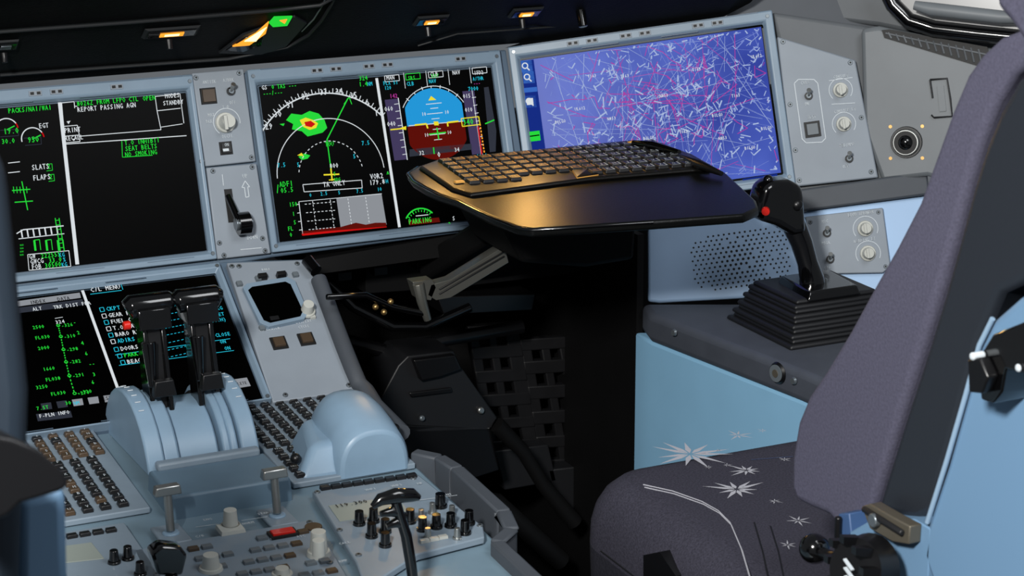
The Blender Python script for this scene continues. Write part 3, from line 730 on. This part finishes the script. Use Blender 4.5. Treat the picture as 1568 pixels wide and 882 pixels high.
for j in range(13):
    for i in range(20):
        u=(i-9.5)*.0068+(j%2)*.0034;v=(j-6)*.0060
        if (u/.064)**4+(v/.038)**4>1.0 or random.random()<.05: continue
        uc,vc=CPL.uv(1134,397,-.006);b.cyl(CPL.m(uc+u*1.05,vc+v,-.0062),CPL.n,.0013+.0006*math.exp(-(u*u+v*v)*900),.0005,drk,None,8)
b.done(0,0)
g=G('reading_light_control_panel');h=.002
b=MB('plate',g);plate(b,CPL,[(1233,332),(1352,318),(1364,408),(1352,418),(1245,420)],-.008,h,gry);b.done(.0015)
b=MB('controls',g)
for p in((1266,357),(1271,397)): toggle(b,CPL,*p,h0=h,m=slv)
for p in((1325,350),(1329,388)):
    knob(b,CPL,*p,.0082,.014,wht,h);b.box(CPL.w(*p,h+.014),CPL.ex,CPL.ey,.003,.013,CPL.n*.003,wht)
for p in((1241,340),(1345,325),(1356,408),(1254,413)): screw(b,CPL,*p,.003,h)
b.done(.0008)
a=Art('print',g,CPL,h+.0005);a.arc((1325,350),18,-120,120,whp,1,1,20);a.arc((1329,388),18,-120,120,whp,1,1,20)
for x,y,t in((1298,332,'LOUD SPEAKER'),(1258,342,'MIC'),(1258,375,'MASK'),(1307,372,'READING LT'),(1262,413,'OFF')): a.text(x,y,t,whp,5)
a.done()
# ================================================================ SIDE CONSOLE
g=G('side_console');b=MB('top',g)
b.prism([V(p) for p in((.318,-.118,.695),(.303,-.17,.695),(.349,-.462,.695),(.36,-.60,.695),(.95,-.60,.695),(.95,-.42,.695))],(0,0,.040),cong);b.done(.009,seg=4)
b=MB('side',g)
b.prism([V((.307,-.12,.15)),V((.305,-.17,.15)),V((.352,-.462,.15)),V((.365,-.59,.15)),V((.9,-.59,.15)),V((.9,-.4,.15))],(0,0,.546),sblue);b.done(.004)
b=MB('fittings',g)
p=CSD.w(1033,509,.003);b.cyl(p,CSD.n,.005,.003,scr,.004,14)
p=CSD.w(1191,571,.003);b.cyl(p,CSD.n,.014,.003,blk,.012,24);b.cyl(p+CSD.n*.003,CSD.n,.011,.001,keyg,None,24);b.cyl(p+CSD.n*.004,CSD.n,.005,.001,mech,None,16)
p=CSD.w(1216,583,.003);b.cyl(p,CSD.n,.005,.003,scr,.004,14)
b.done(0,40)
g=G('sidestick');b=MB('boot',g)
cx,cy=.472,-.310
for i in range(5):
    s_=1-.065*i;w_=.180*s_;d_=.158*s_;z=.735+i*.0105
    b.box((cx,cy+i*.002,z),(1,0,0),(0,1,0),w_,d_,(0,0,.006),rub,.985);b.box((cx,cy+i*.002,z+.006),(1,0,0),(0,1,0),w_*.93,d_*.93,(0,0,.0055),rub,.97)
b.done(.0035,50,seg=3)
b=MB('stick',g);yp3=YP(-.315)
q=lambda x,y:yp3.w(x,y)
b.prism([V((.425,-.36,.786)),V((.505,-.36,.786)),V((.515,-.27,.786)),V((.435,-.27,.786))],(0,0,.012),blkg,.9)
b.tube([q(1242,446),q(1243,425),q(1236,400),q(1227,370),q(1214,340),q(1204,318)],[.020,.016,.0135,.0145,.016,.0175],blkg,18)
b.done(.002,60)
b=MB('grip',g)
b.prism([V((p.x,p.y-.018,p.z)) for p in [q(*t) for t in((1156,300),(1160,283),(1172,275),(1200,272),(1219,281),(1222,300),(1224,330),(1226,355),(1205,357),(1180,342),(1160,336),(1150,326))]],(0,.036,0),blkg);b.done(.009,60,seg=4)
b=MB('buttons',g);p=q(1160,318);b.cyl(p-V((0,.019,0)),(-.6,-1,0),.0055,.005,redp,.005,16);p=q(1176,276);b.ball(p,.007,blkg);p=q(1210,310);b.ball(p-V((0,.015,0)),.008,blk);b.done(0,60)
# ================================================================ TRAY TABLE WITH KEYBOARD
g=G('tray_table_with_keyboard');b=MB('tray',g)
T=lambda x,y,h=0:TRP.w(x,y,h)
out=[(624,264),(640,254),(668,245),(975,217),(1020,221),(1060,235),(1112,264),(1158,306),(1162,318),(1140,328),(1000,338),(815,350),(790,346),(745,328),(700,306),(672,297),(650,286),(632,275)]
b.prism([T(*p)-V((0,0,.011)) for p in out],(0,0,.011),trayt);b.done(.0035,50,seg=3)
b=MB('edge_strip',g)
b.tube([T(*p)-V((0,0,.002)) for p in out[10:18]+out[:2]],.0018,blkg,8);b.done(0,60)
b=MB('keyboard_deck',g)
kd=[(640,260),(672,248),(973,219),(1015,223),(1052,238),(1090,263),(1060,265),(900,279),(720,303),(690,294)]
b.prism([T(*p) for p in kd],(0,0,.005),trayk,.985);b.done(.0025,50)
b=MB('keys',g);a=Art('print',g,TRP,.0095)
c00=T(668,253);c10=T(1000,222);c11=T(1068,262);c01=T(718,290)
rows=6;cols=17
for j in range(rows):
    L0=c00.lerp(c01,(j+.5)/rows);L1=c10.lerp(c11,(j+.5)/rows)
    for i in range(cols):
        if j==5 and 4<=i<=8: continue
        c=L0.lerp(L1,(i+.5)/cols);e=(L1-L0).normalized();w_=(L1-L0).length/cols*.82;hh=(c01-c00).length/rows*.76
        ey=V((-e.y,e.x,0))
        b.box(c+V((0,0,.005)),e,ey,w_,hh,(0,0,.004),key,.86)
        d=Pl(c+V((0,0,.0092)),e,ey)
        S=w_*.5;ch=random.choice('ABCDEFGHIJKLMNOPQRSTUVWXYZ');vs,fs=glyph(ch);bb=len(a.v);m_=amb if i<10 else whp;ii=a.mi(m_)
        a.v+=[tuple(d.m(x*S*1.2-.001,y*S*1.2-.003,.0002)) for x,y in vs]
        for f in fs:a.f.append([bb+q_ for q_ in f]);a.fm.append(ii)
        for s1 in((-1,-1,1,-1),(1,-1,1,1)):
            pA=c+e*(s1[0]*w_*.38)+ey*(s1[1]*hh*.38)+V((0,0,.0093));pB=c+e*(s1[2]*w_*.38)+ey*(s1[3]*hh*.38)+V((0,0,.0093))
            dd=(pB-pA).normalized();nn=V((-dd.y,dd.x,0))*.00055;a.face([pA-nn,pB-nn,pB+nn,pA+nn],m_)
c=[T(*p) for p in((874,265),(908,261),(917,275),(883,280))];b.prism([q_+V((0,0,.005)) for q_ in c],(0,0,.0015),amb,.98);b.prism([q_+V((0,0,.0062)) for q_ in c],(0,0,.001),trayk,.90)
b.done(.0006);a.done()
b=MB('latches',g)
for p in((703,287),(722,284)): b.box(T(*p)+V((0,0,.006)),(1,0,0),(0,1,0),.012,.007,(0,0,.002),amb,.9)
b.tube([T(970,219,.010),T(1000,223,.012),T(1040,234,.010)],[.004,.006,.004],blkg,12)
b.tube([T(1040,238,.008),T(1070,252,.010),T(1105,266,.006)],[.003,.006,.003],blk,10)
b.tube([T(962,219,.008),T(972,218,.010),T(985,220,.008)],[.002,.003,.002],amb,8)
b.done(0,50)
b=MB('mount',g);ym=YP(-.30)
b.prism([ym.w(*p) for p in((770,348),(975,346),(972,398),(900,410),(800,403))],(0,.14,0),blkm);b.done(.006)
b=MB('arm',g);ya=YP(-.22)
q=lambda x,y:ya.w(x,y)
b.prism([q(655,452),q(668,460),q(690,456),q(779,402),q(775,386),q(764,382),q(690,428),q(660,436)],(0,.018,0),arms)
for o_ in(-4,3): b.tube([q(672,447+o_)-V((0,.001,0)),q(772,389+o_)-V((0,.001,0))],.0012,drk,6)
b.tube([q(640,434),q(646,462),q(655,490)],[.0075,.0065,.005],arms,10);b.prism([q(632,432),q(662,428),q(668,440),q(660,460),q(640,458)],(0,.02,0),arms)
for p in((598,462),(588,478),(652,484),(575,470)): b.ball(q(*p),.004,brass)
b.tube([q(500,455),q(560,452),q(600,470),q(650,480)],.004,blkg,8)
b.done(.002,50)
b=MB('post',g);b.prism([V((.08,-.22,.93)),V((.17,-.22,.93)),V((.2,.02,.80)),V((.05,.02,.80))],(0,0,-.04),blkm);b.done(.005)
# ================================================================ FOOTWELL / PEDALS
g=G('wall_footwell');b=MB('panels',g)
b.prism([V((-.16,.42,.15)),V((.9,.42,.15)),V((.9,.42,.9)),V((-.16,.42,.9))],(0,.02,0),foot)
b.prism([V((-.16,.02,.83)),V((.75,.02,.83)),V((.75,.42,.83)),V((-.16,.42,.83))],(0,0,.02),foot)
b.prism([MAIN.w(478,398,-.01),MAIN.w(740,352,-.01),MAIN.w(990,318,-.01),MAIN.w(990,352,-.01),MAIN.w(740,385,-.01),MAIN.w(485,420,-.01)],(0,.03,0),blkm)
b.prism([V((.312,-.115,.15)),V((.312,.42,.15)),V((.312,.42,.83)),V((.312,-.115,.83))],(.01,0,0),foot)
b.prism([V((-.165,-.25,.15)),V((-.165,.42,.15)),V((-.165,.42,.83)),V((-.165,-.10,.83))],(.005,0,0),foot)
b.done()
b=MB('cables',g);yf=YP(.05)
b.tube([yf.w(*p) for p in((500,430),(540,470),(600,500),(650,500),(720,470))],.007,blkg,8)
b.tube([yf.w(*p) for p in((520,520),(600,540),(680,520),(800,500))],.01,blk,8)
b.prism([yf.w(*p) for p in((560,400),(960,372),(955,410),(700,440),(560,450))],(0,.1,0),blkm)
b.prism([yf.w(*p) for p in((670,455),(820,450),(815,475),(680,482))],(0,.08,0),blk)
b.tube([yf.w(*p) for p in((490,410),(600,400),(730,380))],.003,rub,8)
for p in((520,418),(575,410),(640,402)): b.box(yf.w(*p),(1,0,0),(0,0,1),.02,.012,(0,-.02,0),blk)
b.done(.003,50)
g=G('rudder_pedals');b=MB('pedals',g)
yq=YP(.10)
def ped_plate(x0,y0,s_):
    def W(u,v): return yq.w(x0+78*s_*u+36*s_*v,y0-5*u+215*s_*v)
    for v0,v1 in((0,.08),(.15,.24),(.32,.41),(.49,.58),(.66,.74),(.82,1.0)):
        b.prism([W(0,v0),W(1,v0),W(1,v1),W(0,v1)],(0,.014,0),pdl)
    for u0,u1 in((0,.20),(.38,.54),(.72,1)):
        b.prism([W(u0,0)+V((0,.001,0)),W(u1,0)+V((0,.001,0)),W(u1,.9)+V((0,.001,0)),W(u0,.9)+V((0,.001,0))],(0,.012,0),pdl)
    b.prism([W(-.03,.84),W(1.03,.82),W(1.08,1.08),W(.04,1.12)],(0,-.03,0),rub)
ped_plate(716,500,1.0);ped_plate(796,520,1.05)
b.done(.002,50)
b=MB('mount_box',g);yr=YP(-.02)
q=lambda x,y:yr.w(x,y)
b.prism([q(582,612),q(610,560),q(625,545),q(695,537),q(705,560),q(762,640),q(750,655),q(640,662),q(600,650)],(0,.08,0),rub)
b.prism([q(628,548),q(692,540),q(702,562),q(668,574),q(640,580)],(0,-.012,0),blk)
b.prism([q(600,650),q(750,655),q(765,720),q(640,760)],(0,.1,0),blk)
b.cyl(q(735,628),(0,-1,.2),.005,.006,slv);b.cyl(q(645,640),(0,-1,.2),.004,.006,scr)
b.prism([q(625,600),q(690,592),q(692,600),q(628,608)],(0,-.004,0),blk)
b.done(.005,50,seg=3)
b=MB('linkage',g)
b.tube([q(760,650),q(800,690),q(830,740),q(880,800)],[.012,.010,.010,.012],blkm,10);b.tube([q(640,750),q(760,770),q(860,860)],.014,blkm,10)
b.done(0,60)
g=G('floor');b=MB('slab',g);b.prism([V((-2.2,-2.6,.1)),V((1.5,-2.6,.1)),V((1.5,.5,.1)),V((-2.2,.5,.1))],(0,0,.05),foot);b.done()
# ================================================================ FIRST OFFICER SEAT
g=G('pilot_seat')
ZC=.742
me=MB('seat_cushion',g);rings=[];x0,x1,y0,y1,z0,z1,cr=-.058,.35,-1.13,-.652,.52,ZC,.055
for ins,z in((.03,z0),(.010,z0+.03),(.002,z0+.08),(0,z1-.075),(.001,z1-.05),(.005,z1-.032),(.013,z1-.016),(.024,z1-.005),(.038,z1-.0008),(.05,z1)):
    r=[];rr=max(.02,cr-ins*.4);xa,xb,ya,yb=x0+ins,x1-ins,y0+ins,y1-ins
    for cx_,cy_,a0 in((xb-rr,yb-rr,0),(xa+rr,yb-rr,90),(xa+rr,ya+rr,180),(xb-rr,ya+rr,270)):
        for k in range(7):
            t=math.radians(a0+k*15);r.append(V((cx_+rr*math.cos(t),cy_+rr*math.sin(t),z)))
    rings.append(r)
nn=len(rings[0]);vs=[v for r in rings for v in r];fs=[[i*nn+j,i*nn+(j+1)%nn,(i+1)*nn+(j+1)%nn,(i+1)*nn+j] for i in range(len(rings)-1) for j in range(nn)]
me.add(vs,fs[:nn*3],fabl);me.add(vs,fs[nn*3:]+[[(len(rings)-1)*nn+j for j in range(nn)]],fab);me.add(vs,[[j for j in range(nn)][::-1]],blk)
me.done(0,60)
a=Art('star_embroidery',g,ZP(ZC),.0006,.72)
def star(px,py,r,n=9,seed=0):
    rnd=random.Random(seed);u,v=a.pl.uv(px,py);c=V((u,v))
    for i in range(n):
        t=i*2*math.pi/n+rnd.uniform(-.15,.15);l=r*rnd.choice((1,.8,.6))
        d=V((math.cos(t),math.sin(t)));nn=V((-d.y,d.x))*r*.07
        a.face([a.pl.m(*q_,a.h) for q_ in (c+d*r*.06,c+d*l*.35+nn,c+d*l,c+d*l*.35-nn)],starm)
star(1057,696,.046,11,1);star(1128,750,.036,10,2);star(1143,721,.024,9,3);star(1130,667,.018,7,4);star(1186,768,.010,6,5);star(1222,798,.015,7,6)
star(1113,713,.007,6,7);star(1201,704,.010,6,8);star(1085,716,.006,6,9);star(1206,835,.012,6,10);star(1168,660,.008,6,12);star(1100,690,.005,5,13)
a.line([(1150,705),(1214,700)],mat('blue_thread',(60,80,120),.7),1.5)
a.done()
b=MB('seams',g)
zc=ZP(ZC+.0002)
for off in(0,7):
    b.tube([zc.w(x+off*.3,y+off*.6) for x,y in((985,742),(1030,752),(1075,768),(1100,782),(1118,800),(1135,840),(1148,884))],.0006,starm,5)
b.tube([V((x0-.0005,-.72,ZC-.07)),V((x0-.0005,-1.08,ZC-.07))],.0009,rub,5)
b.tube([zc.w(1180,806),zc.w(1192,845),zc.w(1200,884)],.0009,rub,5);b.tube([zc.w(1155,800),zc.w(1168,845),zc.w(1176,884)],.0009,rub,5)
b.done(0,60)
X0=XP(-.012)
q=lambda x,y:X0.w(x,y)
b=MB('backrest_bolster',g)
bo=[(1528,58),(1500,84),(1478,115),(1455,170),(1432,235),(1405,310),(1370,378),(1335,440),(1298,508),(1262,568),(1236,606),(1220,645),(1211,700),(1210,745),(1218,768),(1240,778),(1268,790),(1290,815),(1316,815),(1335,775),(1352,715),(1380,625),(1410,530),(1438,440),(1462,350),(1480,280),(1500,215),(1522,160),(1550,115),(1590,85),(1610,55),(1570,42)]
b.prism([q(*p) for p in bo],(.40,0,0),fabp);b.done(.018,60,seg=5)
b=MB('backrest_shell',g)
X1=XP(-.020);q=lambda x,y:X1.w(x,y)
sh=[(1640,60),(1600,92),(1556,122),(1528,170),(1506,225),(1486,290),(1468,360),(1444,448),(1416,540),(1386,632),(1358,722),(1340,780),(1372,792),(1404,800),(1424,790),(1450,700),(1478,600),(1500,520),(1530,450),(1640,400)]
b.prism([q(*p) for p in sh],(.42,0,0),shell);b.done(.008,60,seg=3)
b=MB('frame',g);X2=XP(-.03);q=lambda x,y:X2.w(x,y)
b.prism([q(*p) for p in((1640,420),(1560,455),(1520,490),(1500,530),(1478,610),(1450,710),(1420,800),(1412,850),(1440,930),(1640,960))],(.40,0,0),sfr);b.done(.006,60,seg=3)
b=MB('frame_edge',g);b.tube([XP(-.032).w(*p) for p in((1420,800),(1450,705),(1478,608),(1500,528),(1520,488))],.0022,mat('frame_edge_light',(140,166,190),.4),8);b.done(0,60)
b=MB('arm_pivot',g);X3=XP(-.06);q=lambda x,y:X3.w(x,y)
b.prism([q(*p) for p in((1503,540),(1520,512),(1600,480),(1640,560),(1568,572),(1540,565),(1534,600),(1520,618),(1502,612),(1498,570))],(.05,0,0),blkg)
b.prism([q(*p) for p in((1498,548),(1516,545),(1530,575),(1520,600),(1500,598))],(-.01,0,0),blk);b.cyl(q(1507,543),(-1,0,0),.003,.012,whp);b.cyl(q(1562,563),(-1,0,0),.003,.003,whp);b.done(.004,60)
b=MB('pan',g);X4=XP(-.03);q=lambda x,y:X4.w(x,y)
b.prism([q(*p) for p in((1300,815),(1345,790),(1400,795),(1425,810),(1420,900),(1300,900))],(.3,0,0),sfr)
b.prism([q(*p) for p in((1337,772),(1350,768),(1385,788),(1412,802),(1410,830),(1385,826),(1350,806))],(-.012,0,0),mech)
b.tube([X4.w(1344,775)-V((.014,0,0)),X4.w(1404,812)-V((.014,0,0))],.003,rub,8);b.cyl(X4.w(1362,792)-V((.012,0,0)),(-1,0,0),.006,.006,scr)
b.prism([q(*p) for p in((1284,786),(1300,786),(1310,880),(1290,880))],(.02,0,0),mat('seat_edge_blue',(60,88,130),.5))
b.tube([X4.w(1290,790)-V((.004,0,0)),X4.w(1288,840)-V((.004,0,0))],.003,blk)
b.done(.003,60)
b=MB('adjusters',g);X5=XP(-.06)
b.ball(X5.w(1247,840),.0135,blkg);b.tube([X5.w(1247,842),X5.w(1275,852),X5.w(1330,860)],[.005,.005,.005],blk,10)
p=X5.w(1332,872);b.cyl(p,(-1,-.3,.3),.030,.02,blk,.026,28)
for i in range(9):
    t=i*2*math.pi/9;b.box(p+V((0,math.cos(t)*.026,math.sin(t)*.026))+V((-.01,0,0)),(0,1,0),(0,0,1),.008,.008,(-.016,0,.004),blk,.8)
for i in range(4): b.box(p+V((-.026,-.012+.001*i,-.008+.007*i)),V((0,.9,.4)),V((0,-.4,.9)),.013,.0013,(-.003,0,0),whp)
b.prism([X5.w(*t) for t in((985,850),(1010,845),(1035,882),(1030,930),(985,930))],(.02,0,0),blk)
b.done(0,60)
b=MB('headrest',g);b.prism([XP(-.02).w(*p) for p in((1525,-20),(1522,10),(1545,35),(1562,62),(1640,80),(1640,-40))],(.25,0,0),fabp);b.done(.01,60,seg=3)
b=MB('base',g);b.prism([V((.03,-1.08,.15)),V((.28,-1.08,.15)),V((.28,-.75,.15)),V((.03,-.75,.15))],(0,0,.40),blkm);b.done(.01)
# ================================================================ CAPTAIN SEAT (near, left)
g=G('pilot_seat.001');b=MB('backrest_shell',g);yl=YP(-1.42);q=lambda x,y:yl.w(x,y)
b.prism([q(*p) for p in((-160,150),(-14,215),(12,240),(20,300),(30,400),(40,500),(50,600),(48,680),(40,780),(34,960),(-160,960))],(0,.2,0),lseat);b.done(.02,60,seg=4)
b=MB('armrest',g)
yl=YP(-1.50);q=lambda x,y:yl.w(x,y)
b.prism([q(*p) for p in((-60,658),(20,672),(62,690),(98,722),(108,740),(98,752),(60,764),(32,772),(14,790),(-10,800),(-60,810))],(-.02,.07,0),blk);b.done(.012,60,seg=4)
b=MB('frame',g);yl=YP(-1.40);q=lambda x,y:yl.w(x,y)
b.prism([q(*p) for p in((30,765),(102,748),(108,960),(26,960))],(0,.1,0),sfr);b.done(.006,60)
b=MB('base',g);b.prism([V((-1.1,-1.4,.15)),V((-.85,-1.4,.15)),V((-.85,-1.1,.15)),V((-1.1,-1.1,.15))],(0,0,.85),blkm);b.done(.01)
# ================================================================ LIGHTS, WORLD, CAMERA
def area(name,loc,tgt,size,pw,col=(1,1,1)):
    l=bpy.data.lights.new(name,'AREA');l.energy=pw;l.size=size;l.color=col;o=bpy.data.objects.new(name,l);sc.collection.objects.link(o)
    o.location=loc;o.rotation_euler=(V(tgt)-V(loc)).to_track_quat('-Z','Y').to_euler();return o
area('flash_lamp',(-1.35,-2.25,1.98),(.15,-.25,.75),.22,66,(1,.985,.95))
area('fill_light',(.3,-1.7,2.3),(-.1,-.4,.75),.7,12,(.95,.97,1))  # added soft fill from above, not an actual cabin fixture
for i,(p,e_) in enumerate(((l2,1.7),(l3,1.0))):
    l=bpy.data.lights.new('lamp_bulb','SPOT');l.energy=e_;l.color=(1,.55,.15);l.shadow_soft_size=.012;l.spot_size=math.radians(80);l.spot_blend=.9;o=bpy.data.objects.new('map_light_bulb',l);sc.collection.objects.link(o)
    o.location=p+GSP.n*.012;o.rotation_euler=(V((.0+.08*i,-.34,.965))-o.location).to_track_quat('-Z','Y').to_euler()
w=bpy.data.worlds.new('world');sc.world=w;w.use_nodes=True;w.node_tree.nodes['Background'].inputs[0].default_value=(.85,.92,1,1);w.node_tree.nodes['Background'].inputs[1].default_value=.15
sc.view_settings.view_transform='Standard'
cd=bpy.data.cameras.new('camera');co=bpy.data.objects.new('camera',cd);sc.collection.objects.link(co)
cd.sensor_width=36;cd.lens=FL/1568*36;cd.clip_start=.05
Mx=Matrix((R_,U_,-F_)).transposed().to_4x4();Mx.translation=CP;co.matrix_world=Mx
cd.dof.use_dof=True;cd.dof.focus_distance=2.5;cd.dof.aperture_fstop=18
sc.camera=co
